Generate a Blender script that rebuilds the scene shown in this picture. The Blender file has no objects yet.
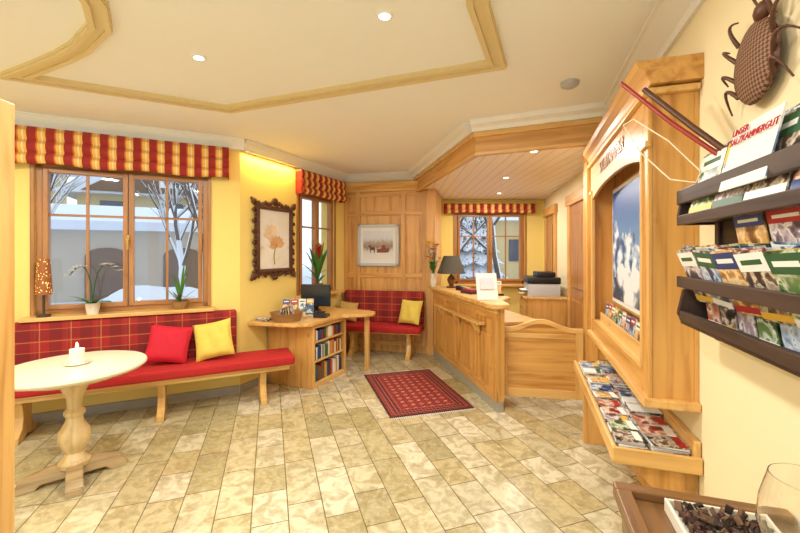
import bpy, bmesh, math, random
from mathutils import Vector, Matrix, Euler
random.seed(7)
scene=bpy.context.scene
COL=scene.collection
rad=math.radians

# ------------------------------------------------------------------ materials
def lin(c):
    o=[]
    for v in c[:3]:
        v=v/255.0
        o.append(v/12.92 if v<=.04045 else ((v+.055)/1.055)**2.4)
    return (o[0],o[1],o[2],1.0)

class NT:
    def __init__(s,name,rough=.5,metal=0,spec=.5):
        m=bpy.data.materials.new(name); m.use_nodes=True
        s.m=m; s.t=m.node_tree; s.n=s.t.nodes; s.l=s.t.links
        s.b=[n for n in s.n if n.type=='BSDF_PRINCIPLED'][0]
        s.b.inputs['Roughness'].default_value=rough
        s.b.inputs['Metallic'].default_value=metal
        s.b.inputs['Specular IOR Level'].default_value=spec
        s._c=None
    def coord(s):
        if not s._c:
            s._c=s.n.new('ShaderNodeTexCoord')
        return s._c.outputs['Object']
    def xyz(s):
        x=s.n.new('ShaderNodeSeparateXYZ'); s.l.new(s.coord(),x.inputs[0]); return x.outputs
    def put(s,sock,v):
        if hasattr(v,'is_output'): s.l.new(v,sock)
        elif v is not None: sock.default_value=v
    def math(s,op,a,b=None,c=None):
        n=s.n.new('ShaderNodeMath'); n.operation=op
        s.put(n.inputs[0],a); s.put(n.inputs[1],b)
        if c is not None: s.put(n.inputs[2],c)
        return n.outputs[0]
    def mix(s,f,a,b,mode='MIX'):
        n=s.n.new('ShaderNodeMix'); n.data_type='RGBA'; n.blend_type=mode
        s.put(n.inputs[0],f); s.put(n.inputs[6],a); s.put(n.inputs[7],b)
        return n.outputs[2]
    def mapping(s,scale=(1,1,1),rot=(0,0,0),loc=(0,0,0)):
        n=s.n.new('ShaderNodeMapping'); s.l.new(s.coord(),n.inputs[0])
        n.inputs['Scale'].default_value=scale; n.inputs['Rotation'].default_value=rot; n.inputs['Location'].default_value=loc
        return n.outputs[0]
    def noise(s,scale,vec=None,detail=3,dist=0):
        n=s.n.new('ShaderNodeTexNoise'); s.l.new(vec or s.coord(),n.inputs['Vector'])
        n.inputs['Scale'].default_value=scale; n.inputs['Detail'].default_value=detail; n.inputs['Distortion'].default_value=dist
        return n.outputs['Fac']
    def voro(s,scale,vec=None,out='Distance'):
        n=s.n.new('ShaderNodeTexVoronoi'); s.l.new(vec or s.coord(),n.inputs['Vector']); n.inputs['Scale'].default_value=scale
        return n.outputs[out]
    def ramp(s,fac,stops,interp='LINEAR'):
        n=s.n.new('ShaderNodeValToRGB'); s.l.new(fac,n.inputs[0]); r=n.color_ramp; r.interpolation=interp
        while len(r.elements)<len(stops): r.elements.new(.5)
        for e,(p,c) in zip(r.elements,stops): e.position=p; e.color=c
        return n.outputs[0]
    def stripe(s,src,period,width,off=0):
        a=s.math('ADD',src,1000.0*period+off); a=s.math('MODULO',a,period); return s.math('LESS_THAN',a,width)
    def col(s,v): s.put(s.b.inputs['Base Color'],v)
    def bump(s,h,strength=.2,dist=.01):
        n=s.n.new('ShaderNodeBump'); n.inputs['Strength'].default_value=strength; n.inputs['Distance'].default_value=dist
        s.l.new(h,n.inputs['Height']); s.l.new(n.outputs[0],s.b.inputs['Normal'])

def simple(name,c,rough=.5,metal=0,var=.08,scale=6,bump=0):
    t=NT(name,rough,metal); l=lin(c)
    a=tuple(v*(1-var) for v in l[:3])+(1,); b=tuple(min(1,v*(1+var)) for v in l[:3])+(1,)
    n=t.noise(scale); t.col(t.mix(n,a,b))
    if bump: t.bump(t.noise(scale*12),bump,.004)
    return t.m

def wood(name,c1,c2,grain='X',rough=.36,knots=True,scale=1.0):
    t=NT(name,rough)
    g={'X':(.6,9,9),'Y':(9,.6,9),'Z':(9,9,.6)}[grain]
    mp=t.mapping(scale=tuple(v*scale for v in g))
    n1=t.noise(2.2,mp,6,.6)
    c=t.ramp(n1,[(.3,lin(c2)),(.5,lin(c1)),(.7,lin(tuple(min(255,v*1.06) for v in c1)))])
    g2={'X':(.5,1,1),'Y':(1,.5,1),'Z':(1,1,.5)}[grain]
    if knots:
        v=t.voro(4.5*scale,t.mapping(scale=g2)); k=t.ramp(v,[(.03,(1,1,1,1)),(.085,(0,0,0,1))])
        c=t.mix(t.math('MULTIPLY',k,.75),c,lin((104,54,18)))
    t.col(c); t.bump(n1,.08,.004)
    return t.m

def emis(name,c,st):
    t=NT(name); t.col(lin(c)); t.b.inputs['Emission Color'].default_value=lin(c); t.b.inputs['Emission Strength'].default_value=st
    return t.m

PINE={g:wood('pine_honey_'+g,(210,158,86),(180,122,54),g) for g in 'XYZ'}
PINEL={g:wood('pine_light_'+g,(220,176,106),(196,144,76),g) for g in 'XYZ'}
FRAMEW={g:wood('window_wood_'+g,(172,120,66),(140,92,44),g,knots=False) for g in 'XYZ'}
DARKW={g:wood('dark_walnut_'+g,(66,50,42),(38,28,24),g,rough=.45,knots=False) for g in 'XYZ'}
OAKT={g:wood('oak_rustic_'+g,(122,86,50),(76,50,30),g,knots=True) for g in 'XYZ'}
CREAMW=simple('cream_painted_wood',(222,212,184),.35,var=.05)
TURNW=wood('turned_light_wood',(212,186,136),(188,156,104),'Z',knots=False)
GREYW=wood('limed_wood',(186,162,122),(146,122,86),'X')
WALLY=simple('plaster_butter_yellow',(240,214,124),.85,var=.04,scale=2,bump=.04)
WALLC=simple('plaster_cream',(238,224,184),.85,var=.03,scale=2,bump=.04)
CEIL=simple('ceiling_white_plaster',(246,246,242),.9,var=.015,scale=1.5)
MOULD=simple('moulding_cream_gold',(226,206,154),.6,var=.04)
WHITE=simple('white_paint',(242,242,238),.4,var=.02)
PAPER=simple('paper_white',(226,226,222),.6,var=.03)
BLACK=simple('black_plastic',(24,24,26),.35,var=.1)
GREYP=simple('grey_plastic',(186,188,190),.4,var=.04)
REDF=simple('red_fabric',(176,30,32),.85,var=.14,scale=20,bump=.15)
REDC=simple('red_cushion_fabric',(196,20,46),.8,var=.12,scale=20,bump=.15)
YELF=simple('yellow_cushion_fabric',(220,196,86),.8,var=.14,scale=14,bump=.15)
TANF=simple('tan_cushion_fabric',(200,164,92),.8,var=.14,scale=14,bump=.15)
SNOW=simple('snow',(230,237,248),.8,var=.03,scale=.8,bump=.1)
GREEN=simple('leaf_green',(70,120,48),.45,var=.3,scale=10)
DGREEN=simple('leaf_dark_green',(38,84,40),.45,var=.3,scale=10)
PINK=simple('petal_pink',(222,110,130),.6,var=.2,scale=20)
WHITEP=simple('petal_white',(250,244,240),.6,var=.05,scale=20)
TERRA=simple('terracotta',(178,104,66),.7,var=.1)
CERAM=simple('ceramic_cream',(226,220,204),.25,var=.04)
BRASS=simple('brass',(190,150,80),.3,metal=1,var=.05)
TILEG=simple('plinth_grey_stone',(164,160,146),.5,var=.12,scale=14)
WAX=simple('candle_wax',(246,238,214),.4,var=.03)
OLIVE=simple('lampshade_olive',(80,74,62),.8,var=.1,scale=20)
CARVED=simple('carved_dark_wood',(84,46,26),.45,var=.25,scale=18,bump=.3)
REDST=simple('red_lacquer_stick',(150,44,34),.4)
WIRE=simple('cream_wire',(222,208,178),.4)
FLAME=emis('flame',(255,210,120),14)
BULB=emis('downlight_bulb',(255,246,224),14)
HOUSEW=simple('house_wall_grey',(196,184,166),.9,var=.08,scale=1)
HOUSEY=simple('house_wall_cream',(214,192,140),.9,var=.05,scale=1)
DKWIN=simple('house_window_dark',(74,80,92),.3)
BROWND=simple('garage_door_brown',(118,92,72),.7,var=.12)

def glass_mat():
    m=bpy.data.materials.new('window_glass'); m.use_nodes=True; t=m.node_tree; t.nodes.clear()
    o=t.nodes.new('ShaderNodeOutputMaterial'); mx=t.nodes.new('ShaderNodeMixShader'); a=t.nodes.new('ShaderNodeBsdfTransparent'); b=t.nodes.new('ShaderNodeBsdfGlossy')
    b.inputs['Roughness'].default_value=.02; mx.inputs[0].default_value=.03
    t.links.new(a.outputs[0],mx.inputs[1]); t.links.new(b.outputs[0],mx.inputs[2]); t.links.new(mx.outputs[0],o.inputs[0]); return m
GLASS=glass_mat()
t=NT('drinking_glass',.02); t.col((1,1,1,1)); t.b.inputs['Transmission Weight'].default_value=1.0; t.b.inputs['IOR'].default_value=1.45; WGLASS=t.m

# floor: roman-bond travertine in mixed lengths, per-tile tone
t=NT('travertine_floor',.25)
mp=t.mapping(rot=(0,0,rad(-108.6)),loc=(.05,.1,0))
br=t.n.new('ShaderNodeTexBrick'); t.l.new(mp,br.inputs['Vector'])
br.offset=.37; br.squash=.62; br.squash_frequency=3
br.inputs['Scale'].default_value=1; br.inputs['Brick Width'].default_value=.50; br.inputs['Row Height'].default_value=.205
br.inputs['Mortar Size'].default_value=.0035; br.inputs['Mortar Smooth'].default_value=.2
br.inputs['Color1'].default_value=(0,0,0,1); br.inputs['Color2'].default_value=(1,1,1,1); br.inputs['Mortar'].default_value=(.5,.5,.5,1)
tone=t.ramp(br.outputs['Color'],[(0,lin((156,146,106))),(.2,lin((222,216,190))),(.42,lin((186,170,124))),(.62,lin((228,222,198))),(.8,lin((168,156,114))),(1,lin((204,192,152)))])
n1=t.noise(10,None,10,1.2); n2=t.noise(34,None,5); n3=t.noise(1.3,None,2)
c=t.mix(t.math('MULTIPLY',t.ramp(n1,[(.43,(0,0,0,1)),(.62,(1,1,1,1))]),.62),tone,lin((134,118,74)))
c=t.mix(t.math('MULTIPLY',t.ramp(n2,[(.5,(0,0,0,1)),(.7,(1,1,1,1))]),.3),c,lin((226,222,202)))
c=t.mix(t.math('MULTIPLY',n3,.25),c,lin((190,174,112)))
c=t.mix(t.math('MULTIPLY',br.outputs['Fac'],.9),c,lin((98,86,54)))
t.col(c); t.put(t.b.inputs['Roughness'],t.math('MULTIPLY_ADD',n1,.3,.1)); t.bump(t.math('MULTIPLY',br.outputs['Fac'],-1),.3,.004)
FLOOR=t.m

# plaid
t=NT('plaid_fabric',.9); x,y,z=t.xyz()
base=lin((160,36,34)); c=t.mix(t.math('MULTIPLY',t.stripe(x,.22,.09),.5),base,lin((96,22,26)))
c=t.mix(t.math('MULTIPLY',t.stripe(z,.2,.085,.03),.45),c,lin((96,22,26)))
c=t.mix(t.math('MULTIPLY',t.stripe(x,.22,.008,.07),.5),c,lin((210,150,84)))
c=t.mix(t.math('MULTIPLY',t.stripe(x,.22,.006,.1),.5),c,lin((90,90,60)))
c=t.mix(t.math('MULTIPLY',t.stripe(z,.2,.008,.05),.5),c,lin((210,150,84)))
c=t.mix(t.math('MULTIPLY',t.stripe(z,.2,.005,.14),.45),c,lin((210,150,84)))
c=t.mix(t.math('MULTIPLY',t.noise(90),.25),c,lin((120,40,40)))
t.col(c); t.bump(t.noise(200),.1,.002); PLAID=t.m

# valance
t=NT('striped_valance_fabric',.8); x,y,z=t.xyz()
c=t.mix(t.stripe(x,.13,.066),lin((232,186,90)),lin((156,38,34)))
c=t.mix(t.math('MULTIPLY',t.stripe(x,.13,.012,-.062),.9),c,lin((206,104,46)))
c=t.mix(t.math('MULTIPLY',t.stripe(x,.13,.012,.032),.7),c,lin((244,226,176)))
c=t.mix(t.math('MULTIPLY',t.stripe(z,.11,.03,.02),.35),c,lin((150,60,34)))
t.col(c); VAL=t.m

# rug
t=NT('oriental_rug',.95); x,y,z=t.xyz()
ax=t.math('ABSOLUTE',x); ay=t.math('ABSOLUTE',y)
d=t.math('MINIMUM',t.math('SUBTRACT',.43,ax),t.math('SUBTRACT',.65,ay))
red=lin((150,42,36)); dk=lin((40,30,48)); cr=lin((196,130,90)); blue=lin((52,48,80))
sx=t.math('SINE',t.math('MULTIPLY',x,36)); sy=t.math('SINE',t.math('MULTIPLY',y,34)); pr=t.math('MULTIPLY',sx,sy); ap=t.math('ABSOLUTE',pr)
s2=t.math('MULTIPLY',t.math('SINE',t.math('MULTIPLY',x,108)),t.math('SINE',t.math('MULTIPLY',y,102)))
fld=t.mix(t.math('GREATER_THAN',ap,.3),red,blue)
fld=t.mix(t.math('GREATER_THAN',ap,.45),fld,lin((176,64,46)))
fld=t.mix(t.math('GREATER_THAN',ap,.8),fld,cr)
fld=t.mix(t.math('GREATER_THAN',s2,.55),fld,dk)
bd=t.mix(t.math('GREATER_THAN',t.math('MULTIPLY',t.math('SINE',t.math('MULTIPLY',t.math('ADD',x,y),90)),t.math('SINE',t.math('MULTIPLY',t.math('SUBTRACT',x,y),90))),.1),dk,lin((166,60,44)))
c=t.mix(t.math('LESS_THAN',d,.14),fld,bd)
c=t.mix(t.math('MULTIPLY',t.stripe(d,.047,.008,.001),t.math('LESS_THAN',d,.15)),c,lin((170,96,66)))
c=t.mix(t.math('LESS_THAN',d,.02),c,lin((82,24,28)))
t.col(c); t.bump(t.noise(150),.3,.004); RUG=t.m

# planked ceiling
t=NT('ceiling_planks',.5); x,y,z=t.xyz()
c=t.mix(t.noise(3,t.mapping(scale=(8,.5,1)),4),lin((242,232,220)),lin((232,214,194)))
g=t.stripe(x,.12,.01); c=t.mix(t.math('MULTIPLY',g,.5),c,lin((150,120,96))); t.col(c); PLANK=t.m

# poster: alpine ski scene
t=NT('ski_mountain_poster',.35); x,y,z=t.xyz()
n=t.noise(4,None,8,.4); n2=t.noise(9,None,6)
ridge=t.math('MULTIPLY_ADD',t.noise(2.2,t.mapping(scale=(1.6,1,.2)),6),.9,1.26)
below=t.math('LESS_THAN',z,ridge)
sky=t.ramp(t.math('SUBTRACT',z,1.2),[(.2,lin((130,176,220))),(.8,lin((24,84,168)))])
mt=t.ramp(n2,[(.40,lin((50,84,140))),(.48,lin((150,178,214))),(.58,lin((238,244,252)))])
fst=t.ramp(n,[(.42,lin((30,56,90))),(.5,lin((110,136,160))),(.58,lin((236,240,246)))])
c=t.mix(below,sky,mt); c=t.mix(t.math('LESS_THAN',z,t.math('MULTIPLY_ADD',n,.4,1.2)),c,fst)
t.col(c); POSTER=t.m
t=NT('winter_landscape_print',.6); x,y,z=t.xyz()
n=t.noise(3,t.mapping(scale=(14,1,5)),5)
h=t.math('MULTIPLY_ADD',n,.16,t.math('SUBTRACT',z,1.48))
c=t.ramp(h,[(.0,lin((226,224,220))),(.16,lin((214,210,206))),(.22,lin((140,118,104))),(.30,lin((172,156,146))),(.36,lin((206,208,214))),(.6,lin((216,222,230)))])
t.col(c); LAND=t.m
t=NT('flower_canvas',.6); n=t.noise(3.2,None,3,.6)
t.col(t.ramp(n,[(.3,lin((206,196,164))),(.42,lin((232,226,208))),(.58,lin((238,234,226))),(.66,lin((232,200,160)))])); CANVAS=t.m

COV=[]
pal=[((26,46,90),(96,130,170),(220,226,230)),((120,24,28),(180,110,80),(226,214,198)),((30,60,34),(96,124,70),(216,220,200)),
     ((120,76,40),(206,160,90),(238,214,170)),((70,60,70),(150,130,140),(226,222,220)),((30,76,98),(130,166,184),(232,236,238)),((44,38,36),(124,100,80),(214,206,190))]
for i,(a,b,c_) in enumerate(pal):
    t=NT('brochure_cover_%d'%i,.3); n=t.noise(14+i*1.5,t.mapping(loc=(i*3.1,i,0)),8,.2)
    t.col(t.ramp(n,[(.38,lin(a)),(.48,lin(b)),(.5,lin(c_)),(.62,lin(b))])); COV.append(t.m)
BAND=[simple('brochure_band_%d'%i,c,.4,var=.02) for i,c in enumerate([(30,60,120),(170,30,36),(236,236,232),(226,180,60),(40,90,60),(236,236,232)])]
BOOK=[simple('book_spine_%d'%i,c,.6) for i,c in enumerate([(150,40,36),(40,70,120),(226,214,180),(60,100,60),(200,150,60),(60,50,50),(190,100,70),(226,226,220)])]

t=NT('wicker',.7); v=t.noise(3,t.mapping(scale=(60,60,10)),3); t.col(t.mix(v,lin((104,70,36)),lin((196,150,92)))); t.bump(v,.6,.01); WICK=t.m
t=NT('woven_ornament',.7); x,y,z=t.xyz()
w1=t.math('SINE',t.math('MULTIPLY',t.math('ADD',x,z),230)); w2=t.math('SINE',t.math('MULTIPLY',t.math('SUBTRACT',x,z),230))
w=t.math('GREATER_THAN',t.math('MULTIPLY',w1,w2),0.0); t.col(t.mix(w,lin((78,50,38)),lin((146,108,80)))); t.bump(w,.6,.01); WOVEN=t.m
t=NT('snowy_bark',.9); g=t.n.new('ShaderNodeNewGeometry'); sp=t.n.new('ShaderNodeSeparateXYZ'); t.l.new(g.outputs['Normal'],sp.inputs[0])
t.col(t.mix(t.math('GREATER_THAN',sp.outputs[2],.0),lin((100,86,78)),lin((238,243,250)))); SBARK=t.m
t=NT('snowy_fir',.9); g=t.n.new('ShaderNodeNewGeometry'); sp=t.n.new('ShaderNodeSeparateXYZ'); t.l.new(g.outputs['Normal'],sp.inputs[0])
t.col(t.mix(t.math('GREATER_THAN',t.math('ADD',t.noise(9,None,5),t.math('MULTIPLY',sp.outputs[2],.3)),.60),lin((84,106,92)),lin((232,238,246)))); SFIR=t.m
t=NT('perforated_lantern',.5); v=t.voro(55); h=t.math('LESS_THAN',v,.22)
t.col(t.mix(h,lin((150,88,40)),lin((255,220,140)))); t.put(t.b.inputs['Emission Color'],lin((255,196,100))); t.put(t.b.inputs['Emission Strength'],t.math('MULTIPLY',h,2.0)); LANT=t.m

# ------------------------------------------------------------------ geometry helpers
def place(o,p,loc=(0,0,0),rot=None):
    if isinstance(p,tuple):
        a=rad(p[2]); o.location=(p[0]+loc[0]*math.cos(a)-loc[1]*math.sin(a),p[1]+loc[0]*math.sin(a)+loc[1]*math.cos(a),loc[2])
        o.rotation_euler=(0,0,a)
        if rot: o.rotation_euler=(Matrix.Rotation(a,3,'Z')@Euler(rot).to_matrix()).to_euler()
    else:
        if p is not None: o.parent=p
        o.location=loc
        if rot: o.rotation_euler=rot

def fin(bm,p,name,mat,loc=(0,0,0),rot=None,smooth=False):
    bmesh.ops.recalc_face_normals(bm,faces=bm.faces)
    me=bpy.data.meshes.new(name); bm.to_mesh(me); bm.free()
    for m in (mat if isinstance(mat,list) else [mat]): me.materials.append(m)
    if smooth:
        for f in me.polygons: f.use_smooth=True
        try: me.set_sharp_from_angle(angle=rad(40))
        except Exception: pass
    o=bpy.data.objects.new(name,me); COL.objects.link(o); place(o,p,loc,rot); return o

def grp(name,F=(0,0,0),x=0,y=0,z=0,rot=0):
    e=bpy.data.objects.new(name,None); COL.objects.link(e); e.empty_display_size=.1
    a=rad(F[2]); e.location=(F[0]+x*math.cos(a)-y*math.sin(a),F[1]+x*math.sin(a)+y*math.cos(a),z); e.rotation_euler=(0,0,a+rad(rot)); return e

def addbox(bm,c,s,rot=None,mi=0):
    r=bmesh.ops.create_cube(bm,size=1)
    M=Matrix.Translation(c)@((Euler(rot).to_matrix().to_4x4()) if rot else Matrix())@Matrix.Diagonal((s[0],s[1],s[2],1))
    bmesh.ops.transform(bm,matrix=M,verts=r['verts'])
    for f in {f for v in r['verts'] for f in v.link_faces}: f.material_index=mi
    return r['verts']

def box(p,name,c,s,mat,bev=.004,rot=None,seg=2):
    bm=bmesh.new(); addbox(bm,(0,0,0),s)
    if bev: bmesh.ops.bevel(bm,geom=bm.edges[:],offset=min(bev,min(s)*.45),segments=seg,affect='EDGES',profile=.6)
    return fin(bm,p,name,mat,c,rot,smooth=bev>.01)

def bb(p,name,x0,x1,y0,y1,z0,z1,mat,bev=.004,seg=2):
    bm=bmesh.new(); s=(abs(x1-x0),abs(y1-y0),abs(z1-z0)); addbox(bm,((x0+x1)/2,(y0+y1)/2,(z0+z1)/2),s)
    if bev: bmesh.ops.bevel(bm,geom=bm.edges[:],offset=min(bev,min(s)*.45),segments=seg,affect='EDGES',profile=.6)
    return fin(bm,p,name,mat,(0,0,0),None,smooth=bev>.01)

def multi(p,name,items,bev=0,loc=(0,0,0),rot=None):
    bm=bmesh.new(); mats=[]
    for it in items:
        c,s,m=it[:3]; r=it[3] if len(it)>3 else None
        if m not in mats: mats.append(m)
        addbox(bm,c,s,r,mats.index(m))
    if bev: bmesh.ops.bevel(bm,geom=bm.edges[:],offset=bev,segments=1,affect='EDGES')
    return fin(bm,p,name,mats,loc,rot)

def brochure(c,s,m,rot,k=0):
    R=Euler(rot).to_matrix(); C=Vector(c); y=-s[1]/2-.0006
    o1=C+R@Vector((0,y,s[2]*.34)); o2=C+R@Vector((0,y-.0006,s[2]*.34)); o3=C+R@Vector((0,y,-s[2]*.42))
    return [(c,s,m,rot),(tuple(o1),(s[0],.001,s[2]*.26),BAND[k%6],rot),(tuple(o2),(s[0]*.7,.001,s[2]*.07),BAND[(k+2)%6 if k%6 in (2,5) else 2],rot),(tuple(o3),(s[0],.001,s[2]*.1),BAND[(k+1)%6],rot)]

def R6(x0,x1,y0,y1,z0,z1): return (((x0+x1)/2,(y0+y1)/2,(z0+z1)/2),(abs(x1-x0),abs(y1-y0),abs(z1-z0)))

def cyl(p,name,c,r,h,mat,r2=None,seg=32,rot=None):
    bm=bmesh.new(); bmesh.ops.create_cone(bm,cap_ends=True,segments=seg,radius1=r,radius2=r if r2 is None else r2,depth=h)
    return fin(bm,p,name,mat,c,rot,True)

def lathe(p,name,prof,mat,c=(0,0,0),seg=40,rot=None):
    bm=bmesh.new(); rings=[]
    for r,z in prof:
        r=max(r,1e-4); rings.append([bm.verts.new((r*math.cos(2*math.pi*i/seg),r*math.sin(2*math.pi*i/seg),z)) for i in range(seg)])
    for a,b in zip(rings,rings[1:]):
        for i in range(seg): bm.faces.new((a[i],a[(i+1)%seg],b[(i+1)%seg],b[i]))
    bmesh.ops.remove_doubles(bm,verts=bm.verts,dist=2e-4)
    return fin(bm,p,name,mat,c,rot,True)

def prism(p,name,pts,a0,a1,mat,axis='Z',bev=0,loc=(0,0,0),rot=None):
    bm=bmesh.new()
    def mk(q,a):
        return {'Z':(q[0],q[1],a),'X':(a,q[0],q[1]),'Y':(q[0],a,q[1])}[axis]
    v0=[bm.verts.new(mk(q,a0)) for q in pts]; v1=[bm.verts.new(mk(q,a1)) for q in pts]; n=len(pts)
    bm.faces.new(v0); bm.faces.new(v1[::-1])
    for i in range(n): bm.faces.new((v0[i],v0[(i+1)%n],v1[(i+1)%n],v1[i]))
    bmesh.ops.recalc_face_normals(bm,faces=bm.faces)
    if bev: bmesh.ops.bevel(bm,geom=bm.edges[:],offset=bev,segments=2,affect='EDGES')
    return fin(bm,p,name,mat,loc,rot)

def tubes(p,name,paths,r,mat,loc=(0,0,0),rot=None,smooth=True):
    cu=bpy.data.curves.new(name,'CURVE'); cu.dimensions='3D'; cu.bevel_depth=r; cu.bevel_resolution=2
    for path in paths:
        sp=cu.splines.new('POLY'); sp.points.add(len(path)-1)
        for q,v in zip(sp.points,path):
            q.co=(v[0],v[1],v[2],1); q.radius=v[3] if len(v)>3 else 1
        sp.use_smooth=True
    cu.use_fill_caps=True; cu.materials.append(mat)
    o=bpy.data.objects.new(name,cu); COL.objects.link(o); place(o,p,loc,rot); return o

def bez(a,b,c,n=10,r0=None,r1=None):
    o=[]
    for i in range(n+1):
        t=i/n; q=[(1-t)**2*a[k]+2*t*(1-t)*b[k]+t*t*c[k] for k in range(3)]
        if r0 is not None: q.append(r0+(r1-r0)*t)
        o.append(tuple(q))
    return o

def pillow(p,name,c,w,h,th,mat,rot=None,n=14):
    bm=bmesh.new(); top={};bot={}
    for i in range(n+1):
        for j in range(n+1):
            u=-1+2*i/n; v=-1+2*j/n
            x=w/2*u*(1-.07*(1-v*v)); z=h/2*v*(1-.07*(1-u*u))
            q=th/2*(max(0,1-u**4)*max(0,1-v**4))**.45
            q+= .006*math.sin(7*u+3*v)*(1-u*u)*(1-v*v)
            top[i,j]=bm.verts.new((x,-q,z)); bot[i,j]=bm.verts.new((x,q,z))
    for i in range(n):
        for j in range(n):
            bm.faces.new((top[i,j],top[i+1,j],top[i+1,j+1],top[i,j+1])); bm.faces.new((bot[i,j],bot[i,j+1],bot[i+1,j+1],bot[i+1,j]))
    bmesh.ops.remove_doubles(bm,verts=bm.verts,dist=1e-4)
    return fin(bm,p,name,mat,c,rot,True)

def leaf(bm,base,az,length,width,rise,droop,n=8,mi=0):
    ca,sa=math.cos(az),math.sin(az); L=[];Rr=[];C=[]
    for i in range(n+1):
        t=i/n; d=length*t; w=width*math.sin(math.pi*min(1,t*.92+.08))**.8*.5
        x=d*math.cos(math.atan(rise))+0; z=rise*d*.8-droop*t*t*length
        px=base[0]+ca*x*.9; py=base[1]+sa*x*.9; pz=base[2]+z
        L.append(bm.verts.new((px-sa*w,py+ca*w,pz+w*.25))); Rr.append(bm.verts.new((px+sa*w,py-ca*w,pz+w*.25))); C.append(bm.verts.new((px,py,pz)))
    for i in range(n):
        for a,b in ((L,C),(C,Rr)):
            f=bm.faces.new((a[i],b[i],b[i+1],a[i+1])); f.material_index=mi; f.smooth=True

def sphere(p,name,c,r,mat,sc=(1,1,1),sub=2,rot=None):
    bm=bmesh.new(); bmesh.ops.create_icosphere(bm,subdivisions=sub,radius=r); bmesh.ops.scale(bm,vec=sc,verts=bm.verts)
    return fin(bm,p,name,mat,c,rot,True)

# ------------------------------------------------------------------ frames
W=(-2.39,3.93,25.85)     # window wall
M=(-1.76,4.235,66.0)     # mirror wall
B=(-.886,6.2,-12.5)      # panelled back wall
Rw=(2.005,3.74,-108.0)   # right wall
I=(2.62,7.0,-100.7)      # inner right wall
O=(0.0,7.0,0.0)          # office back wall
OL=(.479,5.898,76.2)     # office left wall
K=(.944,3.71,102.0)      # counter
G=(1.0,3.85,-9.5)        # gate
H=2.78

def wall(name,F,x0,x1,z0,z1,mat,th=.2,ops=()):
    xs=sorted({x0,x1}|{v for o in ops for v in o[:2]}); it=[]
    for a,b in zip(xs,xs[1:]):
        op=[o for o in ops if o[0]<=a+1e-6 and o[1]>=b-1e-6]
        if op:
            it.append(R6(a,b,0,th,z0,op[0][2])+(mat,)); it.append(R6(a,b,0,th,op[0][3],z1)+(mat,))
        else: it.append(R6(a,b,0,th,z0,z1)+(mat,))
    return multi(F,name,it)

WZ=(.97,2.37)
wall('wall_window_side',W,-2.1,.70,0,H,WALLY,.26,[(-1.02,.385,)+WZ])
wall('wall_mirror_side',M,0,2.4,0,H,WALLY,.24,[(.98,1.84)+WZ])
wall('wall_back',B,-.1,1.42,0,H,WALLY,.2)
wall('wall_right',Rw,0,5.9,0,H,WALLC,.2)
wall('wall_reception_right',I,0,3.318,0,H,WALLC,.2)
wall('wall_reception_back',O,.6,2.9,0,H,WALLY,.2,[(1.0,2.27,.97,2.28)])
wall('wall_reception_left',OL,0,1.14,0,H,WALLY,.12)
wall('wall_left',(-4.25,-1.8,90.0),0,4.9,0,H,WALLY,.2)
poly=[(-4.45,-1.8),(-4.4,3.28),(-1.95,4.48),(-1.05,6.5),(.3,6.3),(.7,7.2),(2.86,7.2),(2.22,3.7),(.42,-1.8)]
prism(None,'floor',poly,-.08,0,FLOOR)
prism(None,'ceiling',poly,H,H+.08,CEIL)
prism(None,'ceiling_reception',[(.74,3.72),(1.82,3.26),(2.0,3.74),(2.615,6.99),(.76,6.99),(.48,5.88),(.27,5.93)],2.5,2.53,PLANK)

def cornice(name,F,x0,x1,mat=WHITE,d=.11,h=.11,zt=H):
    pts=[(0,zt-h),(-.02,zt-h),(-.03,zt-h*.75),(-d*.45,zt-h*.55),(-d*.75,zt-h*.3),(-d*.85,zt-h*.18),(-d,zt-h*.16),(-d,zt-.001),(0,zt-.001)]
    return prism(F,name,pts,x0,x1,mat,'X')
cornice('trim_cornice_window_side',W,-2.1,.74)
cornice('trim_cornice_mirror_side',M,0,2.15)
cornice('trim_cornice_back',B,0,1.4)
cornice('trim_cornice_right',Rw,.55,5.7,d=.14,h=.13)
def base(name,F,x0,x1,mat): bb(F,name,x0,x1,-.018,0,0,.09,mat,.003)
base('baseboard_window_side',W,-2.05,.69,TILEG); base('baseboard_mirror_side',M,.0,2.1,TILEG)
base('baseboard_right',Rw,.1,5.6,PINE['X'])

P0=(.23,6.0);P1=(.72,3.69);P2=(1.83,3.22)
F1=(P0[0],P0[1],math.degrees(math.atan2(P1[1]-P0[1],P1[0]-P0[0]))); L1=math.hypot(P1[0]-P0[0],P1[1]-P0[1])
F2=(P1[0],P1[1],math.degrees(math.atan2(P2[1]-P1[1],P2[0]-P1[0]))); L2=math.hypot(P2[0]-P1[0],P2[1]-P1[1])
for nm,F,L in (('trim_fascia_counter',F1,L1),('trim_fascia_entry',F2,L2)):
    g=grp(nm,F)
    bb(g,'board',0,L,0,.04,2.47,2.66,PINE['X'],.003); bb(g,'lower_bead',0,L,-.015,.0,2.47,2.50,PINEL['X'],.004)
    bb(g,'upper_bead',-.01,L+.01,-.03,.04,2.645,2.69,PINEL['X'],.006)
    prism(g,'white_crown',[(.0,2.69),(-.05,2.69),(-.07,2.72),(-.12,2.74),(-.14,2.779),(.04,2.779),(.04,2.69)],-.02,L+.02,WHITE,'X')

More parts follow.
